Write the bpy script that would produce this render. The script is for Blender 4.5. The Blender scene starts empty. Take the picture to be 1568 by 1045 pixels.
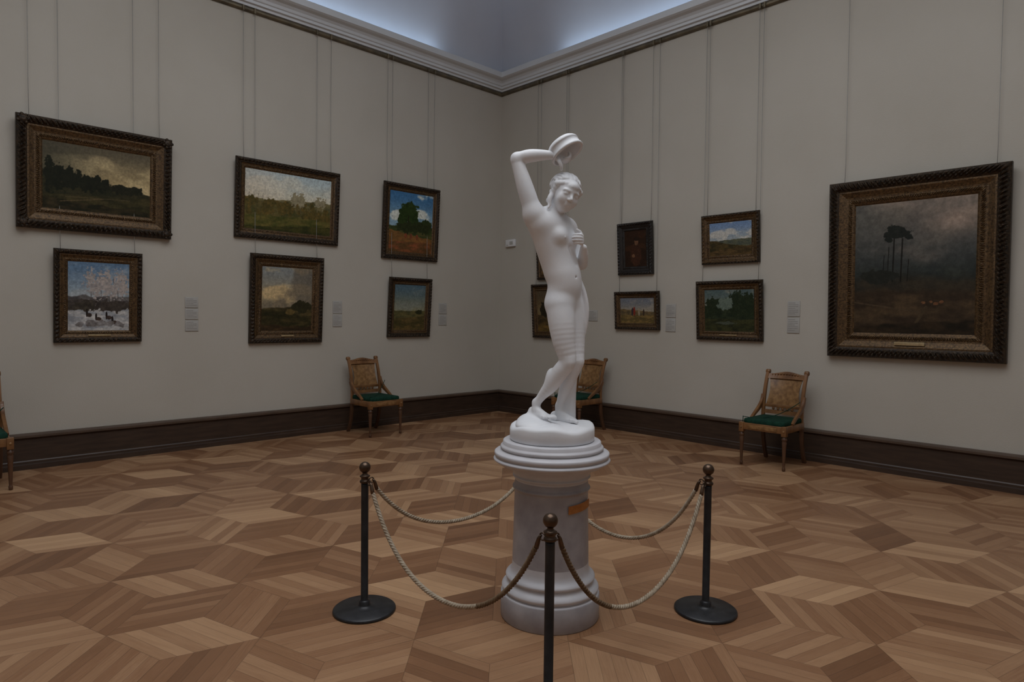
import bpy, bmesh, math, random
import numpy as np
from mathutils import Vector, Matrix
random.seed(4)
scene = bpy.context.scene
scene.view_settings.view_transform = 'Standard'
YAW = math.radians(45.7); PITCH = math.radians(-2.05); ROLL = math.radians(0.65)
CAM = Vector((7.70, -7.23, 1.5)); FPX = 1007.0
RM = Matrix.Rotation(YAW, 3, 'Z') @ Matrix.Rotation(math.pi/2 + PITCH, 3, 'X') @ Matrix.Rotation(ROLL, 3, 'Z')
LW, LD = 11.6, 11.2

# ------------------------------------------------------------------ helpers
def link(o, parent=None):
    scene.collection.objects.link(o)
    if parent is not None: o.parent = parent
    return o
def empty(name, loc=(0,0,0), rot=(0,0,0)):
    e = bpy.data.objects.new(name, None); e.empty_display_size = 0.1
    e.location = loc; e.rotation_euler = rot
    return link(e)
def mesh_obj(name, verts, faces, mats, parent=None, smooth=False, fm=None):
    me = bpy.data.meshes.new(name); me.from_pydata([tuple(v) for v in verts], [], faces)
    for m in mats: me.materials.append(m)
    if fm is not None: me.polygons.foreach_set('material_index', fm)
    if smooth: me.polygons.foreach_set('use_smooth', [True]*len(me.polygons))
    me.update()
    return link(bpy.data.objects.new(name, me), parent)
class MB:
    """mesh builder: collects parts into one mesh"""
    def __init__(s): s.v=[]; s.f=[]; s.m=[]; s.sm=[]
    def add(s, verts, faces, mi=0, smooth=False):
        b=len(s.v); s.v += [tuple(v) for v in verts]
        for f in faces: s.f.append(tuple(i+b for i in f)); s.m.append(mi); s.sm.append(smooth)
    def box(s, c, d, mi=0, bev=0.0, rotx=0.0):
        bm=bmesh.new(); bmesh.ops.create_cube(bm,size=1)
        for v in bm.verts: v.co = Vector((v.co.x*d[0], v.co.y*d[1], v.co.z*d[2]))
        if bev>0: bmesh.ops.bevel(bm, geom=list(bm.edges)+list(bm.verts), offset=bev, segments=2, affect='EDGES', profile=0.6)
        M = Matrix.Translation(c) @ Matrix.Rotation(rotx,4,'X')
        bm.verts.ensure_lookup_table()
        for i,v in enumerate(bm.verts): v.index=i
        s.add([M@v.co for v in bm.verts],[[v.index for v in f.verts] for f in bm.faces],mi,bev>0); bm.free()
    def lathe(s, prof, n=32, mi=0, M=None, smooth=True, cap=True):
        vs=[];fs=[]
        for (r,z) in prof:
            for i in range(n):
                a=2*math.pi*i/n; vs.append(Vector((r*math.cos(a),r*math.sin(a),z)))
        for j in range(len(prof)-1):
            for i in range(n):
                k=(i+1)%n; fs.append((j*n+i,j*n+k,(j+1)*n+k,(j+1)*n+i))
        if cap:
            if prof[0][0]>1e-5: fs.append(tuple(reversed(range(n))))
            if prof[-1][0]>1e-5: fs.append(tuple((len(prof)-1)*n+i for i in range(n)))
        if M is not None: vs=[M@v for v in vs]
        s.add(vs,fs,mi,smooth)
    def tube(s, pts, r, n=8, mi=0, smooth=True):
        pts=[Vector(p) for p in pts]; N=len(pts)
        rr = r if isinstance(r,(list,tuple)) else [r]*N
        T=[(pts[min(i+1,N-1)]-pts[max(i-1,0)]).normalized() for i in range(N)]
        up=Vector((0,0,1)) if abs(T[0].z)<0.9 else Vector((1,0,0))
        X=T[0].cross(up).normalized(); vs=[];fs=[]
        for i in range(N):
            X=(X-T[i]*X.dot(T[i])).normalized(); Y=T[i].cross(X)
            for k in range(n):
                a=2*math.pi*k/n; vs.append(pts[i]+(X*math.cos(a)+Y*math.sin(a))*rr[i])
        for i in range(N-1):
            for k in range(n):
                l=(k+1)%n; fs.append((i*n+k,i*n+l,(i+1)*n+l,(i+1)*n+k))
        fs.append(tuple(reversed(range(n)))); fs.append(tuple((N-1)*n+k for k in range(n)))
        s.add(vs,fs,mi,smooth)
    def sphere(s, c, r, mi=0, seg=16, sc=(1,1,1)):
        prof=[(r*math.sin(math.pi*i/(seg//2)), -r*math.cos(math.pi*i/(seg//2))) for i in range(seg//2+1)]
        s.lathe(prof,seg,mi,Matrix.Translation(c)@Matrix.Diagonal((sc[0],sc[1],sc[2],1)),True,False)
    def sweep_yz(s, pts, w, t, x=0, mi=0):
        """rectangular section swept on a curve in the YZ plane"""
        N=len(pts); vs=[];fs=[]
        ww = w if isinstance(w,(list,tuple)) else [w]*N
        tt = t if isinstance(t,(list,tuple)) else [t]*N
        P=[Vector((x,p[0],p[1])) for p in pts]
        for i in range(N):
            T=(P[min(i+1,N-1)]-P[max(i-1,0)]).normalized(); n=Vector((0,-T.z,T.y))
            X=Vector((1,0,0)); a=ww[i]/2; b=tt[i]/2; c=0.72
            for (p,q) in [(-a,-b*c),(-a*c,-b),(a*c,-b),(a,-b*c),(a,b*c),(a*c,b),(-a*c,b),(-a,b*c)]:
                vs.append(P[i]+X*p+n*q)
        for i in range(N-1):
            for k in range(8):
                l=(k+1)%8; fs.append((i*8+k,i*8+l,(i+1)*8+l,(i+1)*8+k))
        fs.append(tuple(reversed(range(8)))); fs.append(tuple((N-1)*8+k for k in range(8)))
        s.add(vs,fs,mi,False)
    def obj(s, name, mats, parent=None):
        o=mesh_obj(name,s.v,s.f,mats,parent,fm=s.m); o.data.polygons.foreach_set('use_smooth',s.sm)
        bm=bmesh.new(); bm.from_mesh(o.data); bmesh.ops.recalc_face_normals(bm,faces=bm.faces); bm.to_mesh(o.data); bm.free()
        return o

def new_mat(name):
    m=bpy.data.materials.new(name); m.use_nodes=True; nt=m.node_tree
    return m, nt, nt.nodes['Principled BSDF']
def N(nt, t, **kw):
    n=nt.nodes.new(t)
    for k,v in kw.items(): setattr(n,k,v)
    return n
def noisy(name, c1, c2, scale=5, rough=0.5, metal=0.0, bump=0.0, bscale=60, detail=4, spec=0.5, stretch=None, lo=0.3, hi=0.7):
    m,nt,b = new_mat(name); L=nt.links
    tc=N(nt,'ShaderNodeTexCoord'); src=tc.outputs['Object']
    if stretch:
        mp=N(nt,'ShaderNodeMapping'); mp.inputs['Scale'].default_value=stretch; L.new(src,mp.inputs['Vector']); src=mp.outputs['Vector']
    nz=N(nt,'ShaderNodeTexNoise'); nz.inputs['Scale'].default_value=scale; nz.inputs['Detail'].default_value=detail
    L.new(src,nz.inputs['Vector'])
    cr=N(nt,'ShaderNodeValToRGB'); cr.color_ramp.elements[0].position=lo; cr.color_ramp.elements[1].position=hi
    cr.color_ramp.elements[0].color=(*c1,1); cr.color_ramp.elements[1].color=(*c2,1)
    L.new(nz.outputs['Fac'],cr.inputs['Fac']); L.new(cr.outputs['Color'],b.inputs['Base Color'])
    b.inputs['Roughness'].default_value=rough; b.inputs['Metallic'].default_value=metal; b.inputs['Specular IOR Level'].default_value=spec
    if bump>0:
        n2=N(nt,'ShaderNodeTexNoise'); n2.inputs['Scale'].default_value=bscale; n2.inputs['Detail'].default_value=3
        L.new(src,n2.inputs['Vector'])
        bp=N(nt,'ShaderNodeBump'); bp.inputs['Strength'].default_value=bump; bp.inputs['Distance'].default_value=0.01
        L.new(n2.outputs['Fac'],bp.inputs['Height']); L.new(bp.outputs['Normal'],b.inputs['Normal'])
    return m

# ------------------------------------------------------------------ materials
M_wall = noisy('wall_plaster',(0.495,0.462,0.402),(0.54,0.507,0.447),0.9,0.85,bump=0.12,bscale=90,spec=0.2)
M_cornice = noisy('cornice_paint',(0.66,0.69,0.72),(0.70,0.73,0.76),2,0.6,spec=0.3)
M_cove = noisy('cove_paint',(0.60,0.63,0.70),(0.66,0.69,0.76),1.2,0.85,spec=0.2)
M_rail = noisy('rail_bronze',(0.10,0.085,0.06),(0.2,0.16,0.1),8,0.45,0.5)
M_base = noisy('baseboard_wood',(0.032,0.019,0.013),(0.058,0.034,0.022),4,0.42,stretch=(1,1,8))
M_basetop = noisy('baseboard_cap',(0.07,0.045,0.03),(0.10,0.065,0.045),4,0.4)
M_marble = noisy('statue_marble',(0.80,0.815,0.845),(0.88,0.885,0.905),6,0.42,bump=0.05,bscale=80,spec=0.4)
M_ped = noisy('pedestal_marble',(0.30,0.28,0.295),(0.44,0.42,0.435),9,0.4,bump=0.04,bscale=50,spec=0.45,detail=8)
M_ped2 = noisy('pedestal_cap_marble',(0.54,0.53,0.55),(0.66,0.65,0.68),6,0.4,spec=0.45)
M_post = noisy('post_black',(0.012,0.012,0.014),(0.03,0.03,0.033),20,0.38,0.2)
M_bronze = noisy('dark_bronze',(0.07,0.045,0.03),(0.14,0.09,0.06),20,0.3,0.8)
M_rope = noisy('rope_cord',(0.30,0.235,0.165),(0.50,0.42,0.32),40,0.8,spec=0.2,bump=0.3,bscale=300)
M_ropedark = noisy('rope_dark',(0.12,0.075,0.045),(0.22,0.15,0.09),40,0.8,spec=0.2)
M_wood = noisy('birch_wood',(0.12,0.050,0.017),(0.28,0.135,0.05),9,0.35,stretch=(1,1,0.3),detail=8)
M_burl = noisy('burl_wood',(0.14,0.065,0.022),(0.36,0.20,0.08),22,0.35,detail=10)
M_dkwood = noisy('dark_wood',(0.06,0.028,0.014),(0.13,0.06,0.03),9,0.4,stretch=(1,1,0.3))
M_green = noisy('green_velvet',(0.004,0.025,0.016),(0.010,0.05,0.03),25,0.85,spec=0.2,bump=0.2,bscale=300)
M_label = noisy('label_card',(0.41,0.40,0.375),(0.46,0.45,0.42),6,0.7)
M_print = noisy('label_print',(0.24,0.23,0.21),(0.34,0.33,0.31),200,0.8)
M_white = noisy('white_plastic',(0.72,0.73,0.74),(0.78,0.78,0.79),6,0.5)
M_tag = noisy('orange_tag',(0.36,0.12,0.02),(0.5,0.2,0.05),30,0.5)
M_frame_dk = noisy('frame_dark_gilt',(0.012,0.008,0.005),(0.075,0.045,0.022),45,0.42,0.4,bump=0.6,bscale=110,detail=8,lo=0.35,hi=0.75)
M_frame_gd = noisy('frame_gilt',(0.034,0.019,0.009),(0.17,0.10,0.042),60,0.42,0.5,bump=0.35,bscale=140,detail=8)
M_frame_bk = noisy('frame_black',(0.010,0.008,0.007),(0.024,0.019,0.016),30,0.4,0.1,bump=0.3,bscale=90)
M_wire = noisy('steel_wire',(0.30,0.295,0.27),(0.36,0.35,0.33),30,0.5,0.2)
M_platebrass=noisy('brass_plate',(0.42,0.32,0.18),(0.6,0.48,0.28),30,0.35,0.5)

M_canvas,nt,b = new_mat('oil_paint_canvas')
at=N(nt,'ShaderNodeVertexColor',layer_name='paint'); tc=N(nt,'ShaderNodeTexCoord')
nz=N(nt,'ShaderNodeTexNoise'); nz.inputs['Scale'].default_value=70; nz.inputs['Detail'].default_value=6
nt.links.new(tc.outputs['Object'],nz.inputs['Vector'])
mx=N(nt,'ShaderNodeMix',data_type='RGBA',blend_type='OVERLAY'); mx.inputs['Factor'].default_value=0.3
nt.links.new(at.outputs['Color'],mx.inputs['A']); nt.links.new(nz.outputs['Fac'],mx.inputs['B'])
nt.links.new(mx.outputs['Result'],b.inputs['Base Color']); b.inputs['Roughness'].default_value=0.42; b.inputs['Specular IOR Level'].default_value=0.18
bp=N(nt,'ShaderNodeBump'); bp.inputs['Strength'].default_value=0.2; bp.inputs['Distance'].default_value=0.003
nt.links.new(nz.outputs['Fac'],bp.inputs['Height']); nt.links.new(bp.outputs['Normal'],b.inputs['Normal'])

# parquet
M_floor,nt,b = new_mat('parquet'); L=nt.links
uv=N(nt,'ShaderNodeUVMap',uv_map='UVMap'); col=N(nt,'ShaderNodeVertexColor',layer_name='tone')
sx=N(nt,'ShaderNodeSeparateXYZ'); L.new(uv.outputs['UV'],sx.inputs[0])
sc=N(nt,'ShaderNodeSeparateColor'); L.new(col.outputs['Color'],sc.inputs[0])
def math_(op,a,b_=None,c=None):
    n=N(nt,'ShaderNodeMath',operation=op)
    for i,x in enumerate([a,b_,c]):
        if x is None: continue
        if isinstance(x,(int,float)): n.inputs[i].default_value=x
        else: L.new(x,n.inputs[i])
    return n.outputs[0]
pv=math_('MULTIPLY',sx.outputs['Y'],6.0)
pid=math_('FLOOR',pv)
fr=math_('FRACT',pv)
cb=N(nt,'ShaderNodeCombineXYZ'); L.new(pid,cb.inputs[0]); L.new(math_('MULTIPLY',sc.outputs[1],317.0),cb.inputs[1])
wn=N(nt,'ShaderNodeTexWhiteNoise',noise_dimensions='2D'); L.new(cb.outputs[0],wn.inputs['Vector'])
cb2=N(nt,'ShaderNodeCombineXYZ'); L.new(math_('MULTIPLY',sx.outputs['X'],1.6),cb2.inputs[0]); L.new(math_('MULTIPLY',sx.outputs['Y'],26.0),cb2.inputs[1]); L.new(math_('MULTIPLY',sc.outputs[1],57.0),cb2.inputs[2])
gn=N(nt,'ShaderNodeTexNoise'); gn.inputs['Scale'].default_value=2.2; gn.inputs['Detail'].default_value=6; L.new(cb2.outputs[0],gn.inputs['Vector'])
t=math_('ADD',math_('MULTIPLY',sc.outputs[0],0.60),math_('MULTIPLY',wn.outputs['Value'],0.28))
t=math_('ADD',t,math_('MULTIPLY',gn.outputs['Fac'],0.28))
cr=N(nt,'ShaderNodeValToRGB'); e=cr.color_ramp.elements
e[0].position=0.1; e[0].color=(0.115,0.048,0.021,1); e[1].position=0.97; e[1].color=(0.55,0.335,0.185,1)
m_=e.new(0.5); m_.color=(0.262,0.128,0.062,1)
L.new(t,cr.inputs['Fac'])
gap=math_('MINIMUM',math_('MULTIPLY',math_('MINIMUM',fr,math_('SUBTRACT',1.0,fr)),28.0),1.0)
ed=math_('MINIMUM',math_('MINIMUM',sx.outputs['X'],math_('SUBTRACT',1.0,sx.outputs['X'])),math_('MINIMUM',sx.outputs['Y'],math_('SUBTRACT',1.0,sx.outputs['Y'])))
ed=math_('MINIMUM',math_('MULTIPLY',ed,130.0),1.0)
g2=math_('ADD',math_('MULTIPLY',math_('MULTIPLY',gap,ed),0.4),0.6)
mm=N(nt,'ShaderNodeMix',data_type='RGBA',blend_type='MULTIPLY'); mm.inputs['Factor'].default_value=1
L.new(cr.outputs['Color'],mm.inputs['A']); cc=N(nt,'ShaderNodeCombineColor'); [L.new(g2,cc.inputs[i]) for i in range(3)]
L.new(cc.outputs[0],mm.inputs['B']); L.new(mm.outputs['Result'],b.inputs['Base Color'])
L.new(math_('ADD',math_('MULTIPLY',gn.outputs['Fac'],0.2),0.25),b.inputs['Roughness']); b.inputs['Specular IOR Level'].default_value=0.45
bp=N(nt,'ShaderNodeBump'); bp.inputs['Strength'].default_value=0.15; bp.inputs['Distance'].default_value=0.004
L.new(math_('ADD',g2,math_('MULTIPLY',gn.outputs['Fac'],0.2)),bp.inputs['Height']); L.new(bp.outputs['Normal'],b.inputs['Normal'])

# ------------------------------------------------------------------ room
def box_obj(name, lo, hi, mat, parent=None):
    m=MB(); c=[(a+b_)/2 for a,b_ in zip(lo,hi)]; d=[b_-a for a,b_ in zip(lo,hi)]
    m.box(c,d); return m.obj(name,[mat],parent)
WH=6.7; T=0.25
box_obj('wall_left',(-T,-LD-T,-0.1),(0,T,WH),M_wall)
box_obj('wall_right',(0,0,-0.1),(LW+T,T,WH),M_wall)
box_obj('wall_back',(LW,-LD-T,-0.1),(LW+T,0,WH),M_wall)
box_obj('wall_front',(0,-LD-T,-0.1),(LW,-LD,WH),M_wall)
box_obj('floor_slab',(-T,-LD-T,-0.3),(LW+T,T,-0.02),M_dkwood)
# floor: rhombus parquet, real tiles clipped to the room rectangle
Lc=0.715; ORI=Vector((5.483,-4.777,0))
Rt=Vector((math.cos(YAW),math.sin(YAW),0)); Fw=Vector((-math.sin(YAW),math.cos(YAW),0))
cx,cy=0.07,-0.30
def lat(i,j): return (Lc*i+Lc*0.5*j+cx, Lc*math.sqrt(3)/2*j+cy)
def clip(poly, ax, lim, sgn):
    out=[]
    for i in range(len(poly)):
        a=poly[i]; c=poly[(i+1)%len(poly)]; da=sgn*(lim-a[ax]); dc=sgn*(lim-c[ax])
        if da>=0: out.append(a)
        if (da>=0)!=(dc>=0):
            t_=da/(da-dc); out.append(tuple(a[k]+(c[k]-a[k])*t_ for k in range(4)))
    return out
fv=[];ff=[];fuv=[];fc=[]
rng=random.Random(11)
def W2(p): q=ORI+Rt*p[0]+Fw*p[1]; return (q.x,q.y)
for i in range(-60,61):
    for j in range(-32,33):
        p=lat(i,j); wq=W2(p)
        if not(-1<wq[0]<LW+1 and -LD-1<wq[1]<1): continue
        for dnum,(di,dj) in enumerate([(1,0),(0,1),(-1,1)]):
            q=lat(i+di,j+dj); mp_=((p[0]+q[0])/2,(p[1]+q[1])/2); dx,dy=q[0]-p[0],q[1]-p[1]
            hh=0.5/math.sqrt(3)
            a=(mp_[0]-dy*hh,mp_[1]+dx*hh); c=(mp_[0]+dy*hh,mp_[1]-dx*hh)
            uvs=[(0,0),(1,0),(1,1),(0,1)] if rng.random()<0.5 else [(0,0),(0,1),(1,1),(1,0)]
            tone=[0.74,0.36,0.50][dnum]+rng.uniform(-0.26,0.26); r2=rng.random()
            poly=[(*W2(pt),*u_) for pt,u_ in zip([p,c,q,a],uvs)]
            for (ax,lim,sgn) in ((0,LW,1),(0,0,-1),(1,0,1),(1,-LD,-1)):
                if poly: poly=clip(poly,ax,lim,sgn)
            if len(poly)<3: continue
            b0=len(fv); fv+=[(P_[0],P_[1],0.0) for P_ in poly]; ff.append(tuple(range(b0,b0+len(poly))))
            for P_ in poly: fuv+= [P_[2],P_[3]]; fc+=[min(max(tone,0),1),r2,0.5,1.0]
me=bpy.data.meshes.new('floor'); me.from_pydata(fv,[],ff); me.materials.append(M_floor)
me.uv_layers.new(name='UVMap'); me.color_attributes.new('tone','FLOAT_COLOR','CORNER')
me.uv_layers['UVMap'].data.foreach_set('uv',fuv); me.color_attributes['tone'].data.foreach_set('color',fc)
link(bpy.data.objects.new('floor',me))

def room_ring(name, prof, mats, sides=(0,1,2,3), smooth=False, fmi=None):
    m=MB()
    C=lambda a:[(a,-a),(LW-a,-a),(LW-a,-LD+a),(a,-LD+a)]
    for s in sides:
        vs=[];n=len(prof)
        for (a,z) in prof:
            c=C(a); p=c[s]; q=c[(s+1)%4]; vs+=[(p[0],p[1],z),(q[0],q[1],z)]
        if smooth:
            m.add(vs,[(2*j,2*j+1,2*j+3,2*j+2) for j in range(n-1)],0,True)
        else:
            for j in range(n-1):
                m.add([vs[2*j],vs[2*j+1],vs[2*j+3],vs[2*j+2]],[(0,1,2,3)],fmi[j] if fmi else 0,False)
    return m.obj(name,mats)
bprof=[(0.055,0.0),(0.055,0.045),(0.04,0.055),(0.04,0.075),(0.032,0.085),(0.032,0.285),(0.045,0.295),(0.055,0.305),(0.055,0.325),(0.04,0.338),(0.0,0.342)]
bmi=[0,0,0,0,0,0,0,1,1,1]
for nm,s in [('right',0),('back',1),('front',2),('left',3)]:
    room_ring('baseboard_'+nm,bprof,[M_base,M_basetop],(s,),fmi=bmi)
room_ring('trim_1',[(0.0,4.995),(0.03,5.0),(0.038,5.01),(0.038,5.03),(0.03,5.04),(0.0,5.045)],[M_rail])
room_ring('trim_2',[(0.0,5.05),(0.03,5.055),(0.035,5.08),(0.06,5.09),(0.06,5.12),(0.075,5.13),(0.085,5.16),(0.11,5.185),(0.15,5.20),(0.175,5.215),(0.175,5.29),(0.16,5.30),(0.14,5.30),(0.14,5.24),(0.0,5.24)],[M_cornice])
cvp=[(1.55*(1-math.cos(t_)),5.24+1.25*math.sin(t_)) for t_ in [math.pi/2*k/16 for k in range(17)]]
cvp+= [(2.3,6.49),(2.3,6.62)]
room_ring('ceiling',cvp,[M_cove],smooth=True)
Mg,nt,b=new_mat('laylight_glass'); b.inputs['Base Color'].default_value=(0.6,0.65,0.7,1); b.inputs['Emission Color'].default_value=(0.80,0.90,1.0,1); b.inputs['Emission Strength'].default_value=0.6
m=MB(); m.box((LW/2,-LD/2,6.64),(LW-4.5,LD-4.5,0.02),0)
for k in range(9):
    x=2.3+(LW-4.6)*k/8; m.box((x,-LD/2,6.60),(0.05,LD-4.6,0.06),1)
for k in range(8):
    y=-2.3-(LD-4.6)*k/7; m.box((LW/2,y,6.60),(LW-4.6,0.05,0.06),1)
m.obj('window_1',[Mg,M_white])

# ------------------------------------------------------------------ lights
def area(name, loc, rot, sx_, sy_, energy, colr):
    l=bpy.data.lights.new(name,'AREA'); l.shape='RECTANGLE'; l.size=sx_; l.size_y=sy_; l.energy=energy; l.color=colr
    o=bpy.data.objects.new(name,l); o.location=loc; o.rotation_euler=rot; return link(o)
area('skylight_daylight',(LW/2,-LD/2,6.5),(0,0,0),LW-6.2,LD-6.2,180,(0.985,0.985,1.0))
# concealed cove lighting, lying in the trough behind the cornice lip
up=(0.66,0.82,1.0); rt=math.radians(180-48)
area('cornice_lamp',(0.10,-LD/2,5.262),(0,-rt,0),0.035,LD-2.6,12,up)
area('cornice_lamp.001',(LW/2,-0.10,5.262),(-rt,0,0),LW-2.6,0.035,12,up)
area('cornice_lamp.002',(LW-0.10,-LD/2,5.262),(0,rt,0),0.035,LD-2.6,12,up)
area('cornice_lamp.003',(LW/2,-LD+0.10,5.262),(rt,0,0),LW-2.6,0.035,12,up)
w=bpy.data.worlds.new('World'); scene.world=w; w.use_nodes=True; w.node_tree.nodes['Background'].inputs[0].default_value=(0.02,0.022,0.025,1)

# ------------------------------------------------------------------ procedural oil paintings
def vnoise(x,y,seed):
    r=np.random.RandomState(seed).rand(64,64)
    xi=np.floor(x).astype(int); yi=np.floor(y).astype(int); fx=x-xi; fy=y-yi
    fx=fx*fx*(3-2*fx); fy=fy*fy*(3-2*fy)
    a=r[xi%64,yi%64]; b=r[(xi+1)%64,yi%64]; c=r[xi%64,(yi+1)%64]; d=r[(xi+1)%64,(yi+1)%64]
    return (a*(1-fx)+b*fx)*(1-fy)+(c*(1-fx)+d*fx)*fy
def fbm(x,y,seed,o=4):
    s=0;a=0.5
    for k in range(o): s=s+a*vnoise(x*2**k,y*2**k,seed+k); a*=0.5
    return s/(1-0.5**o)
def sm(e0,e1,x):
    t=np.clip((x-e0)/(e1-e0),0,1); return t*t*(3-2*t)
class Art:
    def __init__(s,w,h,n=170):
        s.nx=n; s.ny=max(20,int(n*h/w)); s.asp=w/h
        s.u,s.v=np.meshgrid(np.linspace(0,1,s.nx),np.linspace(0,1,s.ny)); s.x=s.u*s.asp
        s.img=np.zeros((s.ny,s.nx,3)); s.sd=1
    def n(s,f,fy=None,o=5): s.sd+=7; return fbm(s.x*f+3.3,s.v*(fy or f)+1.7,s.sd,o)
    def put(s,mask,c):
        m=np.clip(mask,0,1)[...,None]; s.img=s.img*(1-m)+np.array(c,float)*m
    def sky(s,top,bot,h=0.4,cloud=None,amt=0.5,f=3,lo=0.45,hi=0.65):
        g=sm(h,1,s.v)[...,None]; s.img=np.array(bot,float)*(1-g)+np.array(top,float)*g
        if cloud is not None: s.put(sm(lo,hi,s.n(f,f*2))*amt,cloud)
    def ground(s,h,c1,c2,slope=0,rough=0.05,f=4,soft=0.01,curve=0):
        line=h+slope*(s.u-0.5)+curve*(s.u-0.5)**2+rough*(s.n(f,0.01)-0.5)*2+0.02*(s.n(18)-.5)
        n=sm(.25,.75,s.n(7,20))[...,None]; c=np.array(c1,float)*(1-n)+np.array(c2,float)*n
        m=sm(soft,-soft,s.v-line)[...,None]; s.img=s.img*(1-m)+c*m
    def blob(s,cx,cy,rx,ry,c,c2=None,rag=0.9,f=14):
        d=np.sqrt(((s.u-cx)/rx)**2+((s.v-cy)/ry)**2)+rag*(s.n(f)-0.5)
        n=s.n(22)[...,None]; cc=np.array(c,float)*(1-n)+np.array(c2 if c2 else c,float)*n
        m=sm(1.05,0.9,d)[...,None]; s.img=s.img*(1-m)+cc*m
    def line(s,x0,y0,x1,y1,w,c):
        ax,ay=x0*s.asp,y0; bx,by=x1*s.asp,y1; dx,dy=bx-ax,by-ay
        t=np.clip(((s.x-ax)*dx+(s.v-ay)*dy)/(dx*dx+dy*dy),0,1)
        d=np.hypot(s.x-ax-t*dx,s.v-ay-t*dy); s.put(sm(w,w*0.4,d),c)
def art(k,w,h):
    A=Art(w,h,260 if k=='R13' else 200); r=random.Random(sum(map(ord,k)))
    if k=='L1':
        A.sky((74,69,56),(126,114,86),0.40,(150,138,108),0.7,2.2); A.put(sm(0.62,0.05,A.u)*0.75,(48,48,40)); A.put(sm(.75,1.0,A.v)*0.4,(60,56,48))
        A.ground(0.46,(32,34,22),(24,26,18),-0.22,0.05,3); A.ground(0.40,(26,28,17),(40,38,24),-0.10,0.04)
        for i in range(20): A.blob(0.04+0.028*i,0.50-.004*i+0.04*math.sin(i*2.1),0.03,0.22-.008*i,(14,17,11),(24,26,17),1.5,20)
        A.blob(.72,.40,.22,.07,(18,20,13),(30,30,20),1.4,20)
        A.ground(0.26,(30,30,17),(48,44,26),0.08,0.04); A.ground(0.12,(22,22,13),(44,38,24),-0.1,0.04); A.line(0.15,0.12,0.55,0.22,0.008,(70,60,42)); A.line(.2,.2,.8,.24,.006,(60,54,38))
    elif k=='L2':
        A.sky((70,92,118),(108,122,136),0.5,(134,140,146),0.5,3); A.ground(0.50,(52,50,52),(76,76,78),0,0.06)
        A.ground(0.44,(36,34,34),(58,54,52),0,0.05); A.ground(0.32,(104,110,120),(142,144,148),0.05,0.05)
        for i in range(7):
            x=0.36+0.09*i+r.uniform(-.03,.03); A.line(x,0.38,x+r.uniform(-.05,.05),0.80+r.uniform(-.12,.06),0.006,(66,60,60)); A.blob(x,0.70+r.uniform(-.08,.08),0.08,0.15,(146,138,136),(96,98,104),2.9,40)
        A.blob(0.25,0.36,0.24,0.08,(28,26,24),(60,56,50),1.7,22); A.blob(0.72,0.36,0.34,0.08,(32,28,26),(62,58,55),1.7,22)
        for x,yy in ((0.3,.26),(0.45,.2),(0.62,.22),(0.72,.15)): A.blob(x,yy,0.018,0.06,(26,22,22),None,.4); A.blob(x+.04,yy-.03,0.05,0.03,(34,28,26),(60,50,46),.8)
        A.blob(0.5,0.10,0.45,0.05,(60,56,56),(120,122,128),1.8,18)
    elif k=='L3':
        A.sky((132,148,158),(158,158,148),0.5,(172,170,160),0.5,2); A.put(sm(0.6,0.0,A.u)*0.35,(150,138,126))
        A.ground(0.54,(64,64,44),(86,80,54),0.10,0.06,3); A.ground(0.46,(50,52,28),(76,68,40),-0.05,0.04)
        for i in range(30): A.blob(r.uniform(0,1),r.uniform(0.28,0.50),r.uniform(.02,.07),r.uniform(.04,.10),(38,40,20),(92,74,36),1.6,22)
        for i in range(6): x=0.02+0.05*i; A.line(x,0.3,x+.03,r.uniform(.5,.68),0.0035,(60,56,38))
        for i in range(7): x=0.55+r.uniform(0,.4); A.line(x,0.35,x+r.uniform(-.03,.04),r.uniform(.5,.72),0.003,(84,76,62)); A.blob(x,.58,.035,.09,(120,116,100),(96,92,72),2.7,32)
        A.ground(0.26,(50,54,24),(76,70,36),0.0,0.04); A.ground(0.1,(32,36,17),(54,52,24),0.1,0.03)
    elif k=='L4':
        A.sky((96,102,106),(122,112,90),0.4,(158,140,106),0.8,2.6,0.42,0.6); A.put(sm(.48,.64,A.n(2.2))*0.75,(76,72,66))
        A.ground(0.38,(42,38,24),(64,56,34),0.05,0.03); A.ground(0.28,(28,28,16),(50,44,26),-0.1,0.05)
        A.blob(0.78,0.38,0.22,0.09,(24,24,15),(44,42,26),1.3); A.blob(0.55,0.3,0.1,0.05,(90,76,44),(56,48,28)); A.ground(0.08,(34,27,18),(52,40,25))
    elif k=='L5':
        A.sky((46,84,124),(104,130,150),0.4,(166,172,170),0.9,2.6,0.5,0.62)
        A.ground(0.42,(34,44,22),(62,60,32),0,0.05)
        for cx_,cy_,rx_,ry_ in ((.36,.62,.17,.17),(.50,.66,.17,.16),(.42,.76,.14,.10),(.56,.54,.12,.12),(.28,.52,.1,.1)): A.blob(cx_,cy_,rx_,ry_,(16,30,11),(40,54,21),1.3,18)
        A.line(.42,.3,.43,.6,.012,(26,20,14)); A.blob(0.84,0.46,0.16,0.12,(22,35,15),(42,50,23),1.3); A.blob(0.55,0.42,0.42,0.10,(20,27,13),(38,44,21),1.3)
        A.ground(0.30,(78,58,31),(100,68,37),-0.1,0.04); A.ground(0.17,(66,48,27),(104,60,38),0.05,0.04)
        for x in (0.38,0.5,0.64): A.blob(x,0.27,0.03,0.045,(104,48,32),(70,46,30),1.2,24)
    elif k=='L6':
        A.sky((58,78,92),(104,104,86),0.35,(98,106,106),0.5,3); A.ground(0.42,(54,54,34),(78,72,44),0,0.03); A.ground(0.28,(48,44,24),(74,62,36),0.08,0.03); A.blob(0.8,0.40,0.12,0.05,(32,34,20),None,1.2)
    elif k in('R7','R8'):
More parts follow.
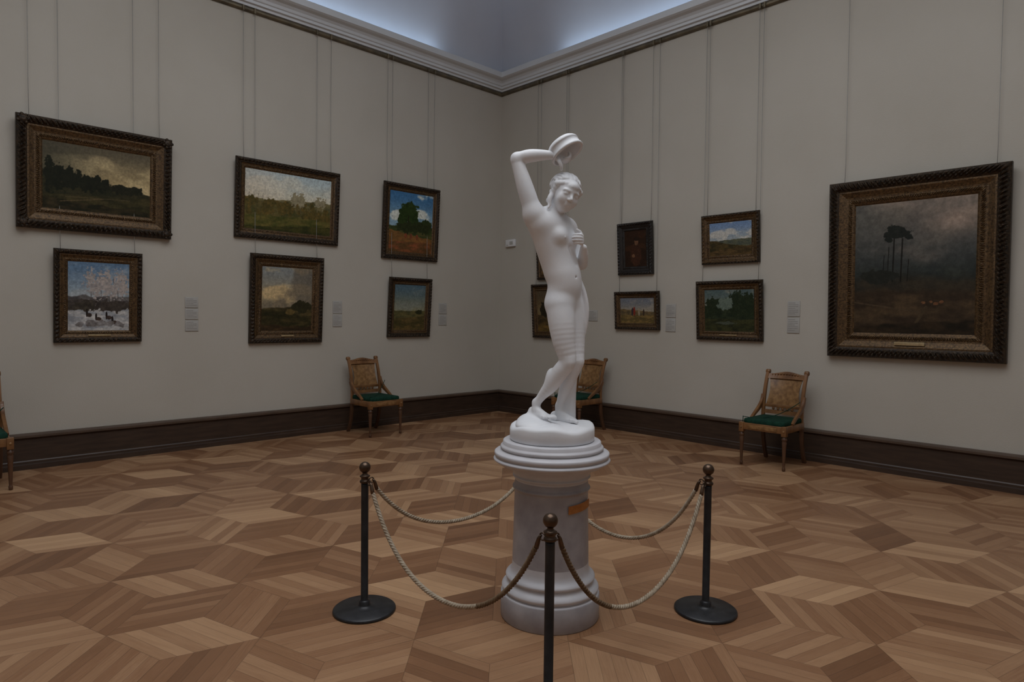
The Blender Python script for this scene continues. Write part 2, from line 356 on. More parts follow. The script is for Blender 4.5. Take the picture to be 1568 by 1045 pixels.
        A.sky((60,52,40),(86,74,50),0.4,(92,84,64),0.5,3); A.ground(0.4,(40,32,20),(70,56,32)); A.blob(0.25,0.55,0.15,0.2,(30,26,16)); A.ground(0.15,(62,50,26),(84,66,34))
    elif k=='R9':
        A.sky((34,22,15),(30,20,14),0.4,(52,32,20),0.6,3); A.blob(0.52,0.32,0.26,0.34,(54,32,22),(36,24,18),0.4); A.blob(0.55,0.70,0.10,0.11,(88,64,48),(70,50,38),0.3); A.blob(0.55,0.77,0.12,0.06,(26,18,14)); A.blob(0.4,0.3,0.07,0.05,(80,58,42))
    elif k=='R10':
        A.sky((80,86,98),(112,108,98),0.3,(122,118,110),0.5,3); A.ground(0.5,(60,54,40),(90,76,52),-0.12,0.04); A.ground(0.32,(64,56,34),(96,80,48),0,0.03)
        A.blob(0.42,0.48,0.035,0.18,(104,40,32),(80,30,26),.4); A.blob(0.36,0.45,0.03,0.16,(40,36,40)); A.blob(0.56,0.45,0.03,0.16,(112,104,90),None,.5); A.blob(0.70,0.42,0.025,0.14,(44,34,28),None,.5)
    elif k=='R11':
        A.sky((82,104,138),(114,124,132),0.4,(150,150,148),0.8,2.4,0.45,0.6); A.ground(0.46,(52,58,54),(70,72,58),0.05,0.04); A.ground(0.34,(34,32,20),(60,50,28),-0.25,0.05); A.ground(0.2,(44,36,22),(70,56,34),0.15,0.04)
    elif k=='R12':
        A.sky((58,72,76),(86,92,86),0.5,(110,110,102),0.7,2.6); A.ground(0.6,(22,30,22),(34,42,28),0.2,0.08,5)
        for x,y,rr in ((0.2,0.6,.18),(0.75,0.66,.28),(0.95,0.6,.22),(0.05,0.5,.14)): A.blob(x,y,rr,rr*1.1,(18,26,18),(32,40,26),1.3,18)
        A.blob(0.42,0.66,0.16,0.14,(80,92,86),(64,76,72),1.4); A.ground(0.3,(26,30,20),(42,44,26)); A.blob(0.45,0.2,0.2,0.04,(62,70,64),(42,46,38),1.2)
    elif k=='R13':
        A.sky((78,74,70),(46,50,52),0.45,(124,112,104),0.85,1.4,0.46,0.72); A.put(sm(0.5,0.0,A.u)*sm(0.5,0.9,A.v)*0.5,(58,62,62)); A.put(sm(.85,.4,A.v)*0.65,(36,40,40))
        A.put(np.exp(-((A.u-.85)**2/.03+(A.v-.84)**2/.01))*.6,(154,134,122)); A.put(sm(.45,.6,A.n(3,5))*.25*sm(.5,.8,A.v),(56,56,58))
        A.ground(0.50,(30,35,35),(36,40,37),0,0.05,4,0.08); A.ground(0.42,(28,28,25),(40,36,29),0,0.04,4,0.05); A.ground(0.33,(36,29,22),(54,44,32),0,0.03,4,0.03)
        for x,y0,y1,ww in ((0.335,0.40,0.76,.007),(0.405,0.40,0.72,.007),(0.29,.4,.66,.004),(0.25,.4,.6,.004),(0.46,.4,.56,.004)):
            A.line(x,y0,x+.01,y1,ww,(18,17,15))
        for cx_,cy_,rx_,ry_ in ((.36,.79,.08,.03),(.30,.765,.06,.025),(.43,.765,.06,.025),(.38,.75,.06,.02),(.46,.73,.04,.02),(.29,.72,.03,.02)): A.blob(cx_,cy_,rx_,ry_,(17,20,19),(28,31,28),1.8,26)
        A.blob(0.2,0.44,0.16,0.05,(26,28,25),None,1.4)
        A.line(0.0,0.24,0.6,0.16,0.008,(54,45,34)); A.line(0.5,0.02,0.62,0.2,0.016,(50,42,31))
        for x,yy in ((0.60,.235),(0.66,.24),(0.70,.228),(0.74,.238)): A.blob(x,yy,0.017,0.011,(96,70,48),(64,40,28),1.2,34); A.line(x-.008,yy-.02,x-.008,yy,.002,(50,34,24))
        A.ground(0.07,(22,19,14),(38,30,21),0.08,0.04)
    A.img*=(0.86+0.28*fbm(A.x*40,A.v*40,5,2))[...,None]
    A.img=A.img*np.array([0.97,0.945,0.90])
    img=np.clip(A.img,0,255)/255.0
    lin=np.where(img<=0.04045,img/12.92,((img+0.055)/1.055)**2.4)
    return A.nx,A.ny,np.clip(lin/0.44,0,0.9)

FPROF=[(0,0),(0,.50),(.05,.66),(.12,.92),(.20,1.0),(.28,.92),(.34,.70),(.40,.60),(.46,.60),(.56,.48),(.66,.38),(.73,.36),(.78,.46),(.84,.46),(.88,.34),(.93,.30),(1.0,.18)]
RELIEF={3:.12,4:.16,5:.12,12:.07,13:.07}
def picture(name, key, side, s1, s2, zb, zt, fwf, dark=M_frame_dk, gold=M_frame_gd, split=7, plate=False, orn=False, wires=True):
    w=s2-s1; h0=zt-zb; tilt=min(math.radians(4),math.asin(min(0.06/h0,0.5))); h=h0/math.cos(tilt)
    fw=fwf*w; Tk=min(max(0.42*fw,0.055),0.11)
    root = empty(name, (0.004,(s1+s2)/2,zb) if side=='L' else ((s1+s2)/2,-0.004,zb), (0,0,math.pi/2 if side=='L' else 0))
    tm=Matrix.Rotation(tilt,4,'X')
    m=MB()
    for sd in range(4):
        n=max(24,int((w if sd%2==0 else h)/0.007)); vs=[]; fs=[]; mi=[]
        for j,(a,d) in enumerate(FPROF):
            ia=a*fw
            c=[(-w/2+ia,ia),(w/2-ia,ia),(w/2-ia,h-ia),(-w/2+ia,h-ia)]
            p=Vector(c[sd]); q=Vector(c[(sd+1)%4]); Ln=(q-p).length
            for k in range(n+1):
                t_=k/n; pt=p+(q-p)*t_
                dd=d
                if j in RELIEF:
                    win=min(1,min(t_,1-t_)*Ln/0.03)
                    fr_=0.042 if j<8 else 0.02
                    cyc=(t_*Ln/(Ln/max(1,round(Ln/fr_))))
                    dd=d-RELIEF[j]*win*(0.5-0.5*math.cos(2*math.pi*cyc+(j==3)*1.2-(j==5)*1.2))*1.6
                vs.append(Vector((pt.x,-dd*Tk,pt.y)))
        for j in range(len(FPROF)-1):
            for k in range(n):
                fs.append((j*(n+1)+k,j*(n+1)+k+1,(j+1)*(n+1)+k+1,(j+1)*(n+1)+k)); mi.append(0 if j<split else 1)
        b0=len(m.v); m.v+=[tuple(v) for v in vs]
        for f_,mm_ in zip(fs,mi): m.f.append(tuple(i+b0 for i in f_)); m.m.append(mm_); m.sm.append(False)
    m.add([(-w/2,0,0),(w/2,0,0),(w/2,0,h),(-w/2,0,h)],[(0,1,2,3)],0)
    if orn:
        for sx_ in (-1,1):
            for zz in (0,1):
                c=Vector((sx_*(w/2-0.24*fw),-Tk*0.82,0.24*fw if zz==0 else h-0.24*fw))
                m.sphere(c,0.18*fw,0,16,(1,0.45,1))
                for k in range(7):
                    a=2*math.pi*k/7; m.sphere(c+Vector((math.cos(a)*0.19*fw,0,math.sin(a)*0.19*fw)),0.08*fw,0,10,(1,0.7,1))
    if plate: m.box((0,-Tk*0.62,0.60*fw),(0.17*w if w>0.9 else 0.26*w,0.008,0.13*fw),2,0.001)
    fr=m.obj('frame',[dark,gold,M_platebrass],root); fr.matrix_local=tm
    iw,ih=w-2*fw*0.99,h-2*fw*0.99
    nx,ny,colr=art(key,iw,ih)
    X,Z=np.meshgrid(np.linspace(-iw/2,iw/2,nx),np.linspace(fw*0.99,fw*0.99+ih,ny))
    V=np.stack([X.ravel(),np.full(X.size,-0.2*Tk),Z.ravel()],1)
    idx=np.arange(nx*ny).reshape(ny,nx)
    F_=np.stack([idx[:-1,:-1].ravel(),idx[:-1,1:].ravel(),idx[1:,1:].ravel(),idx[1:,:-1].ravel()],1)
    me=bpy.data.meshes.new('canvas'); me.from_pydata(V.tolist(),[],F_.tolist()); me.materials.append(M_canvas)
    cat=me.color_attributes.new('paint','FLOAT_COLOR','POINT')
    cat.data.foreach_set('color',np.concatenate([colr.reshape(-1,3),np.ones((nx*ny,1))],1).ravel().astype(np.float32))
    cv=link(bpy.data.objects.new('canvas',me),root); cv.matrix_local=tm
    if wires:
        m=MB()
        for sx_ in (-1,1):
            x=sx_*(w/2-0.08*w)
            top=5.0-zb
            zt_=h*0.93; yb=-math.sin(tilt)*zt_
            m.tube([(x,yb+0.012,zt_),(x,-0.028,min(zt_+0.35,top-0.1)) if yb<-0.03 else (x,-0.02,zt_+0.05),(x,-0.042,top)],0.0025,6,0)
            m.box((x,-0.044,top+0.012),(0.022,0.024,0.06),1,0.002)
        m.obj('hanging_wires',[M_wire,M_rail],root)
    return root
LP='landscape_painting'
picture(LP,'L1','L',-6.24,-4.90,2.30,3.345,0.155,orn=True)
picture(LP+'.001','L2','L',-5.96,-5.19,1.205,2.12,0.155,plate=True)
picture(LP+'.002','L3','L',-4.22,-2.90,2.395,3.31,0.088,split=9)
picture(LP+'.003','L4','L',-4.055,-3.125,1.16,2.22,0.16,plate=True)
picture(LP+'.004','L5','L',-2.235,-1.29,2.295,3.33,0.115,split=9)
picture(LP+'.005','L6','L',-2.14,-1.42,1.21,2.04,0.14,split=9)
picture(LP+'.006','R7','R',0.86,1.45,2.07,2.76,0.14)
picture(LP+'.007','R8','R',0.78,1.50,1.20,2.0,0.14)
picture('portrait_painting','R9','R',2.35,2.90,2.08,2.76,0.20,dark=M_frame_bk,gold=M_frame_bk)
picture(LP+'.008','R10','R',2.315,3.01,1.36,1.86,0.125,split=7)
picture(LP+'.009','R11','R',3.59,4.31,2.16,2.74,0.14,split=4)
picture(LP+'.010','R12','R',3.54,4.37,1.26,1.96,0.13,plate=True)
picture(LP+'.011','R13','R',5.08,6.60,1.14,2.91,0.165,plate=True)

def wall_label(name, side, s1, s2, zb, zt, n=2):
    m=MB(); w=s2-s1; H=zt-zb; gap=0.012; hh=(H-gap*(n-1))/n
    for i in range(n):
        z=zb+i*(hh+gap)+hh/2
        m.box((0,-0.004,z-zb),(w,0.006,hh),0,0.001)
        k=max(2,int(hh/0.022))
        for j in range(k):
            zz=z-zb+hh/2-0.02-j*(hh-0.03)/k; ww=w*(0.8 if j%3 else 0.55)
            m.box((-(w*0.85-ww)/2,-0.0074,zz),(ww,0.0008,0.005),1)
    o=m.obj(name,[M_label,M_print]); o.location=(0.001,(s1+s2)/2,zb) if side=='L' else ((s1+s2)/2,-0.001,zb); o.rotation_euler=(0,0,math.pi/2 if side=='L' else 0)
wall_label('wall_label','L',-4.75,-4.613,1.31,1.685,3)
wall_label('wall_label.001','L',-2.957,-2.825,1.356,1.686)
wall_label('wall_label.002','L',-1.236,-1.089,1.374,1.70)
wall_label('wall_label.003','R',3.086,3.228,1.344,1.69)
wall_label('wall_label.004','R',4.631,4.766,1.364,1.714)
wall_label('wall_label.005','R',1.823,1.988,1.465,1.614,1)
m=MB(); m.box((0,-0.02,0),(0.20,0.04,0.11),0,0.006); m.box((0.03,-0.042,0.0),(0.07,0.004,0.05),1,0.001); m.box((-0.06,-0.042,-0.03),(0.03,0.004,0.012),1,0.001)
o=m.obj('climate_sensor',[M_white,M_label]); o.location=(0.26,0,2.665)

# ------------------------------------------------------------------ pedestal
rotz=YAW
PED=Vector((5.483,-4.777,0))
ped=empty('statue_pedestal',PED,(0,0,rotz))
m=MB()
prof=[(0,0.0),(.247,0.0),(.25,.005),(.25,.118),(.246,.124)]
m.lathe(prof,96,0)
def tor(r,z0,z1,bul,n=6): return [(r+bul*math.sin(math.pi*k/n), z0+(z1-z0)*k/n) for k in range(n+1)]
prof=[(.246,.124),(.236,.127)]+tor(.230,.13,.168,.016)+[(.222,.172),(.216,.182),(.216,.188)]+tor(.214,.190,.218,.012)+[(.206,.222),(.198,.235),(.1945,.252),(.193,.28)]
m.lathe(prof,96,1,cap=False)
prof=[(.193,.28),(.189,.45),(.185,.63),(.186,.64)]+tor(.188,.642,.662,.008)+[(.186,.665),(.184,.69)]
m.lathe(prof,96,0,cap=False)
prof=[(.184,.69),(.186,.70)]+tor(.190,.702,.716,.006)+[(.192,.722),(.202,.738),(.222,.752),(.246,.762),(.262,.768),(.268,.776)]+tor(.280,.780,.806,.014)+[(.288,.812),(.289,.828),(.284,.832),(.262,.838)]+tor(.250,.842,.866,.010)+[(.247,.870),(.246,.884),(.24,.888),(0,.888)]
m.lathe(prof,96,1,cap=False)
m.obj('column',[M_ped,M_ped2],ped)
vs=[];fs=[];n=14
for i in range(n+1):
    a=math.radians(22+50*i/n)
    for r,z in ((.1945,.556),(.1945,.596)):
        vs.append((math.sin(a)*r,-math.cos(a)*r,z+0.012*(i/n)))
for i in range(n): fs.append((2*i,2*i+2,2*i+3,2*i+1))
mesh_obj('inventory_tag',vs,fs,[M_tag],ped,True)

# ------------------------------------------------------------------ statue (one continuous sculpted surface)
statue=empty('marble_statue',PED+Vector((0,0,0.888)),(0,0,rotz))
SC=304.0
def S(px,py,v=0.0): return np.array([(px-846.0-(645.0-py)*0.010)/SC, v, (645.0-py)/SC+0.090])
def nrm(a): a=np.array(a,float); return a/np.linalg.norm(a)
h=0.0030
lo=np.array([-0.285,-0.25,0.0]); hi=np.array([0.235,0.25,1.56])
nn=np.ceil((hi-lo)/h).astype(int)+1
GX=[lo[i]+h*np.arange(nn[i]) for i in range(3)]
field=np.full(nn,0.3,np.float32)
def region(a,b,mg):
    i0=np.maximum(np.floor((a-mg-lo)/h).astype(int),0); i1=np.minimum(np.ceil((b+mg-lo)/h).astype(int)+1,nn)
    return tuple(slice(int(x),int(y)) for x,y in zip(i0,i1))
def grids(sl): return (GX[0][sl[0]][:,None,None],GX[1][sl[1]][None,:,None],GX[2][sl[2]][None,None,:])
def blend(sl,d,k,sub=False):
    f=field[sl]; d=d.astype(np.float32)
    if sub:
        d=-d; hh=np.maximum(k-np.abs(f-d),0)/k; field[sl]=np.maximum(f,d)+hh*hh*k*0.25
    else:
        hh=np.maximum(k-np.abs(f-d),0)/k; field[sl]=np.minimum(f,d)-hh*hh*k*0.25
def cdist(X,Y,Z,a,r1,b,r2):
    d=b-a; L2=d@d+1e-12; t_=np.clip(((X-a[0])*d[0]+(Y-a[1])*d[1]+(Z-a[2])*d[2])/L2,0,1)
    return np.sqrt((X-a[0]-t_*d[0])**2+(Y-a[1]-t_*d[1])**2+(Z-a[2]-t_*d[2])**2)-(r1+(r2-r1)*t_)
def cone(a,r1,b,r2,k=0.02,sub=False):
    a=np.array(a,float); b=np.array(b,float); R_=max(r1,r2)
    sl=region(np.minimum(a,b)-R_,np.maximum(a,b)+R_,k+0.02); X,Y,Z=grids(sl)
    blend(sl,cdist(X,Y,Z,a,r1,b,r2),k,sub)
def chain(pts,rs,k=0.015,sub=False,spl=4):
    """limb along a smooth spline with smoothly varying radius, blended once"""
    P=np.array([list(p)+[r] for p,r in zip(pts,rs)],float)
    E=np.vstack([2*P[0]-P[1],P,2*P[-1]-P[-2]]); out=[]
    for i in range(1,len(E)-2):
        for q_ in range(spl):
            t_=q_/spl; out.append(0.5*((2*E[i])+(-E[i-1]+E[i+1])*t_+(2*E[i-1]-5*E[i]+4*E[i+1]-E[i+2])*t_**2+(-E[i-1]+3*E[i]-3*E[i+1]+E[i+2])*t_**3))
    out.append(P[-1]); out=np.array(out); rm=out[:,3].max()
    sl=region(out[:,:3].min(0)-rm,out[:,:3].max(0)+rm,k+0.02); X,Y,Z=grids(sl); D=None
    for i in range(len(out)-1):
        d=cdist(X,Y,Z,out[i,:3],out[i,3],out[i+1,:3],out[i+1,3]); D=d if D is None else np.minimum(D,d)
    blend(sl,D,k,sub)
def ell(c,rad,ax=None,k=0.02,sub=False):
    c=np.array(c,float); R_=max(rad); sl=region(c-R_,c+R_,k+0.02); X,Y,Z=grids(sl)
    if ax is None: ax=np.eye(3)
    q=[((X-c[0])*a[0]+(Y-c[1])*a[1]+(Z-c[2])*a[2]) for a in ax]
    k0=np.sqrt(sum((q[i]/rad[i])**2 for i in range(3))); k1=np.sqrt(sum((q[i]/rad[i]**2)**2 for i in range(3)))+1e-9
    blend(sl,k0*(k0-1)/k1,k,sub)
F=nrm((0.77,-0.64,0)); R=nrm((-0.64,-0.77,0)); Z_=np.array([0,0,1.0])
def frame_up(U,Fr):
    U=nrm(U); Fr=nrm(Fr-U*(Fr@U)); Rr=np.cross(Fr,U); return np.array([-Rr if Rr@R<0 else Rr,Fr,U])
AX=frame_up((0.02,0,1),F); pel=S(864,456,0.0)
ell(pel,(.095,.068,.085),AX,0.03)
ell(pel-F*.022+R*.042-Z_*.022,(.050,.054,.060),AX,0.04)
ell(pel-F*.022-R*.042-Z_*.022,(.050,.054,.060),AX,0.04)
ell(S(863,428,-.005),(.090,.069,.085),AX,0.05)
ell(S(870,434,-.02),(.058,.044,.062),AX,0.05)
AX2=frame_up((-0.20,0.0,1),F)
ell(S(859,405,0.0),(.090,.068,.085),AX2,0.06)
rib=S(851,367,0.0)
ell(rib,(.108,.080,.125),AX2,0.06)
# latissimus / side wall rising into the lifted arm
chain([S(817,338,-.055),S(827,362,-.045),S(838,388,-.025),S(850,414,-.005)],[.040,.043,.048,.052],0.04)
cone(S(822,338,-.06),.042,S(868,345,.075),.045,0.05)
ell(S(842,347,-.01),(.110,.062,.058),AX2,0.05)
ell(rib+F*.056+R*.046+Z_*.006,(.034,.032,.034),AX2,0.03)
ell(rib+F*.056-R*.050-Z_*.002,(.034,.032,.034),AX2,0.03)
cone(rib+F*.086+R*.048,.004,rib+F*.089+R*.048,.003,0.006)
cone(S(838,338,.0),.040,S(854,314,-.02),.034,0.03)
cone(S(836,328,.0),.028,S(816,332,-.06),.032,0.03)
ell(S(815,331,-.065),(.044,.044,.052),None,0.03)
chain([S(816,332,-.066),S(804,295,-.068),S(792,256,-.062)],[.044,.041,.031],0.02)
ell(S(791,250,-.060),(.029,.028,.028),None,0.015)
chain([S(792,251,-.062),S(810,247,-.066),S(832,245,-.060),S(849,245,-.050)],[.030,.032,.025,.017],0.012)
hp=S(856,249,-.050)
ell(hp,(.026,.013,.019),None,0.012)
for i,(dy,ln) in enumerate([(-.016,1.0),(-.005,1.08),(.006,1.02),(.017,.85)]):
    b0=hp+np.array([.018,dy*.7,-.004-.004*i]); b1=b0+np.array([.020*ln,dy*.3-.004,.004]); b2=b1+np.array([.008,.010,.018*ln]); b3=b2+np.array([-.006,.010,.012*ln])
    chain([b0,b1,b2,b3],[.0078,.0072,.0066,.0058],0.003)
chain([hp+np.array([-.010,-.012,-.002]),hp+np.array([-.006,-.024,-.020]),hp+np.array([.002,-.026,-.040]),hp+np.array([.004,-.020,-.058])],[.011,.010,.0085,.007],0.005)
ell(S(871,349,.080),(.042,.042,.048),None,0.03)
chain([S(873,351,.082),S(884,378,.080),S(892,402,.062)],[.038,.034,.027],0.02)
chain([S(892,403,.062),S(893,392,.022),S(892,380,-.022)],[.027,.026,.017],0.012)
lh=S(888,370,-.046)
ell(lh,(.013,.022,.026),None,0.010)
for i,(zz,ln) in enumerate([(.024,.9),(.010,1.05),(-.004,1.0),(-.018,.8)]):
    b0=lh+np.array([.002,-.012,zz*.8]); b1=b0+np.array([-.010,-.016*ln,zz*.15+.002]); b2=b1+np.array([-.020*ln,-.002,.001]); b3=b2+np.array([-.016*ln,.007,-.001])
    chain([b0,b1,b2,b3],[.0085,.0080,.0072,.0062],0.003)
chain([lh+np.array([.0,-.006,.022]),lh+np.array([-.010,-.012,.040]),lh+np.array([-.024,-.016,.050])],[.010,.009,.007],0.005)
# legs: hip-thigh-knee-calf-ankle as one smooth chain each
chain([S(856,468,-.036),S(859,495,-.052),S(862,522,-.064),S(867,550,-.070),S(857,567,-.056),S(844,588,-.028),S(830,606,-.002),S(822,618,.012)],[.068,.066,.056,.042,.041,.036,.023,.019],0.025)
chain([S(874,468,.036),S(878,495,.028),S(880,522,.012),S(882,550,-.008),S(876,568,.006),S(868,590,.020),S(861,610,.032),S(858,624,.036)],[.066,.062,.052,.039,.039,.033,.022,.018],0.016)
ell(S(870,553,-.090),(.022,.022,.026),None,0.025)
ell(S(885,553,-.026),(.022,.022,.026),None,0.025)
ell(S(844,577,-.022),(.026,.030,.046),None,0.025)
ell(S(868,580,.034),(.024,.026,.046),None,0.025)
zf=0.090
def foot(ank,dirv,zb,Ln=0.155):
    d=nrm((dirv[0],dirv[1],0)); sd=np.array([-d[1],d[0],0]); a=np.array([ank[0],ank[1],zb])
    heel=a-d*.026+Z_*.024; 
    ell(heel,(.022,.022,.026),None,0.012)
    cone(np.array(ank),.019,a+d*.004+Z_*.034,.022,0.012)
    cone(a+d*.010+Z_*.034,.022,a+d*.075+Z_*.015,.016,0.012)
    for o in (-.013,.0,.013): cone(a-d*.01+sd*o*.5+Z_*.017,.015,a+d*(.088-abs(o)*.4)+sd*o*1.25+Z_*.011,.011,0.010)
    return a,d,sd
def toes(a,d,sd,sgn):
    for i in range(5):
        o=(-.024+.012*i)*sgn; ln=[.030,.027,.024,.020,.015][i]; r_=[.0105,.0078,.0074,.007,.0065][i]
        b0=a+d*(.090-.004*i)+sd*o+Z_*.013; b1=b0+d*ln*.55+Z_*.001; b2=b0+d*ln-Z_*.003
        chain([b0,b1,b2],[r_,r_,r_*.9],0.004)
a,d,sd=foot(S(821,616,.012),(.62,-.78),zf+.020); fa=(a,d,sd,-1)
a,d,sd=foot(S(857,622,.036),(.80,-.60),zf-.004); fb=(a,d,sd,1)
toes(*fa); toes(*fb)
# rising rock under the trailing foot
ell(np.array([-.090,-.035,.075]),(.095,.115,.036),None,0.012)
ell(np.array([-.110,.02,.075]),(.07,.08,.052),None,0.02)
ell(np.array([-.03,.10,.07]),(.10,.07,.04),None,0.02)
# drapery falling from the hip behind the thigh, with a support below
for i,(o,vv,r_,k0) in enumerate([(2,.050,.017,0),(7,.030,.012,1.3),(-3,.066,.016,2.5),(5,.078,.014,3.7),(-1,.026,.012,5)]):
    pts=[];rs=[]
    for j in range(9):
        t_=j/8; y=428+126*t_
        pts.append(S(884+o*(.4+.6*math.sin(math.pi*t_))+10*math.sin(math.pi*min(t_*1.2,1))-3*t_+1.2*math.sin(7*t_+k0),y,vv-.012*t_+.004*math.cos(6*t_+k0)))
        rs.append(r_*(.75+.5*math.sin(math.pi*min(1,t_*.9+.1)))*(1-.35*t_))
    chain(pts,rs,0.005)
chain([S(882,500,.062),S(880,545,.070),S(874,600,.080),S(871,650,.080)],[.028,.030,.036,.044],0.02)
# head
q=1.07
HU=nrm((.34,-.10,.93)); hf=np.array((.30,-.88,-.30)); HF=nrm(hf-HU*(hf@HU)); HS=np.cross(HF,HU)
HAX=np.array([HS,HF,HU]); hc=S(864,301,-.035)
def H(s_,f_,u_): return hc+(HS*s_+HF*f_+HU*u_)*q
ell(H(0,-.012,.020),(.060*q,.074*q,.066*q),HAX,0.02)
ell(H(0,.022,-.020),(.050*q,.048*q,.060*q),HAX,0.02)
ell(H(0,.040,-.062),(.022*q,.020*q,.018*q),HAX,0.02)
cone(H(0,.052,.020),.020*q,H(0,.052,.035),.024*q,0.02)
for s_ in (-1,1):
    ell(H(s_*.025,.075,.000),(.014*q,.012*q,.010*q),HAX,0.010,True)
    ell(H(s_*.024,.057,-.001),(.0125*q,.0105*q,.0085*q),HAX,0.003)
    cone(H(s_*.010,.066,.013),.005*q,H(s_*.036,.056,.013),.005*q,0.012)
    ell(H(s_*.028,.045,-.026),(.020*q,.016*q,.020*q),HAX,0.02)
    ell(H(s_*.057,-.008,-.008),(.008*q,.014*q,.020*q),HAX,0.005)
cone(H(0,.064,.010),.0065*q,H(0,.082,-.020),.0078*q,0.010)
for s_ in (-1,1): cone(H(s_*.008,.072,-.023),.0052*q,H(s_*.006,.075,-.024),.0045*q,0.005)
cone(H(-.011,.066,-.0385),.0042*q,H(.011,.066,-.0385),.0042*q,0.006)
cone(H(-.009,.065,-.0470),.0050*q,H(.009,.065,-.0470),.0050*q,0.006)
cone(H(-.016,.075,-.0427),.0016,H(.016,.075,-.0427),.0016,0.002,True)
ell(H(0,-.028,.030),(.067*q,.073*q,.062*q),HAX,0.008)
for i in range(13):
    bb=math.radians(-66+11*i); pts=[]
    for k in range(10):
        t_=k/9; an=math.radians(38+160*t_)
        b2=bb*(1-.12*math.cos(2*an))+.06*math.sin(7*t_+i*1.7)
        pts.append(H(.067*math.sin(b2),-.028+.075*math.cos(b2)*math.cos(an),.030+.064*math.cos(b2)*math.sin(an)))
    chain(pts,[.0075*q]*10,0.004,spl=2)
for s_ in (-1,1):
    for k in range(6):
        c0=H(s_*(.060-.002*k),.012-.010*k,.030-.016*k)
        ell(c0,(.014*q,.017*q,.014*q),HAX,0.006)
    for k in range(5):
        b2=s_*math.radians(8+16*k); c0=H(.064*math.sin(b2),-.022+.080*math.cos(b2)*.86,.046-.0035*k)
        ell(c0,(.013*q,.011*q,.012*q),HAX,0.005)
ell(H(0,-.100,.0),(.034*q,.028*q,.032*q),HAX,0.010)
for k in range(5):
    an=2*math.pi*k/5; ell(H(.020*math.cos(an),-.112,.0+.020*math.sin(an)),(.014*q,)*3,HAX,0.004)
chain([H(.058,-.01,-.02),H(.068,.002,-.045),H(.062,.012,-.070),H(.066,.02,-.088)],[.014,.012,.009,.006],0.006)
cone(S(880,425,-.066),.0035,S(876,425,-.042),.0035,0.008,True)
cone(pel-F*.095+Z_*.015,.008,pel-F*.078-Z_*.075,.010,0.014,True)
cone(rib-F*.090+Z_*.07,.008,S(858,405,0)-F*.075,.008,0.025,True)
cone(rib+F*.090-Z_*.045,.005,S(868,405,0)+F*.062,.004,0.022,True)
f=field; ins=f<0
cnt=np.zeros(tuple(nn-1),np.uint8)
for i in (0,1):
    for j in (0,1):
        for k in (0,1):
            cnt+=ins[i:nn[0]-1+i,j:nn[1]-1+j,k:nn[2]-1+k]
act=np.argwhere((cnt>0)&(cnt<8)); del cnt
acc=np.zeros((len(act),3)); num=np.zeros(len(act))
cor=[(0,0,0),(1,0,0),(0,1,0),(1,1,0),(0,0,1),(1,0,1),(0,1,1),(1,1,1)]
vals=[f[act[:,0]+c[0],act[:,1]+c[1],act[:,2]+c[2]] for c in cor]
for a_ in range(8):
    for b_ in range(a_+1,8):
        dv=[cor[b_][i]-cor[a_][i] for i in range(3)]
        if sum(abs(x) for x in dv)!=1: continue
        va,vb=vals[a_],vals[b_]; cross=(va<0)!=(vb<0)
        t_=np.where(cross,va/(va-vb+1e-12),0)
        for i in range(3): acc[:,i]+=np.where(cross,cor[a_][i]+t_*dv[i],0)
        num+=cross
VV=lo+h*(act+acc/num[:,None])
imap=np.full(tuple(nn-1),-1,np.int32); imap[act[:,0],act[:,1],act[:,2]]=np.arange(len(act))
quads=[]
for ax_ in range(3):
    s0=[slice(1,nn[i]-1) for i in range(3)]; s1=list(s0); s0[ax_]=slice(0,nn[ax_]-1); s1[ax_]=slice(1,nn[ax_])
    A_=ins[tuple(s0)]; B_=ins[tuple(s1)]
    ed_=np.argwhere(A_!=B_); off=np.array([1,1,1]); off[ax_]=0; ed_=ed_+off
    inside=ins[ed_[:,0],ed_[:,1],ed_[:,2]]
    b1=(ax_+1)%3; b2=(ax_+2)%3
    def g(o1,o2):
        e_=ed_.copy(); e_[:,b1]-=o1; e_[:,b2]-=o2; return imap[e_[:,0],e_[:,1],e_[:,2]]
    qd=np.stack([g(1,1),g(0,1),g(0,0),g(1,0)],1)
    qd[~inside]=qd[~inside][:,::-1]; quads.append(qd)
Q=np.concatenate(quads); Q=Q[(Q>=0).all(1)]
fig=mesh_obj('figure',VV.tolist(),Q.tolist(),[M_marble],statue,True)
md=fig.modifiers.new('s','SMOOTH'); md.factor=0.4; md.iterations=2
del field,f,ins,imap
m=MB()
prof=[(0,.002),(.208,.002),(.213,.008),(.213,.060),(.209,.070),(.198,.078),(.17,.084),(.12,.088),(.06,.090),(0.0005,.090)]
m.lathe(prof,96,0,cap=False)
pl=m.obj('plinth',[M_marble],statue)
for v in pl.data.vertices:
    a=math.atan2(v.co.y,v.co.x); rad=math.hypot(v.co.x,v.co.y)
    if v.co.z>0.05: v.co.z+=0.008*math.sin(a*3+1)*min(rad/.2,1)+0.004*math.sin(a*7)*min(rad/.2,1)
# tambourine: deep shell, opening facing down towards the viewer's right
m=MB(); r0=.083; dp=.070
prof=[(0.001,dp+.012),(r0*.5,dp+.008),(r0-.012,dp-.001),(r0-.003,dp-.010),(r0+.002,dp-.018),(r0+.003,dp-.026),(r0,dp-.028),(r0,.014),(r0+.004,.012),(r0+.005,.004),(r0+.001,0),(r0-.006,.0),(r0-.008,.006),(r0-.008,dp-.014),(0.001,dp-.010)]
nO=Vector((.52,-.26,-.81)).normalized(); Mt=Matrix.Translation(Vector(S(868,241,-.030)))@((-nO).to_track_quat('Z','Y').to_matrix().to_4x4())
m.lathe(prof,64,0,Mt,cap=False)
m.obj('tambourine',[M_marble],statue)

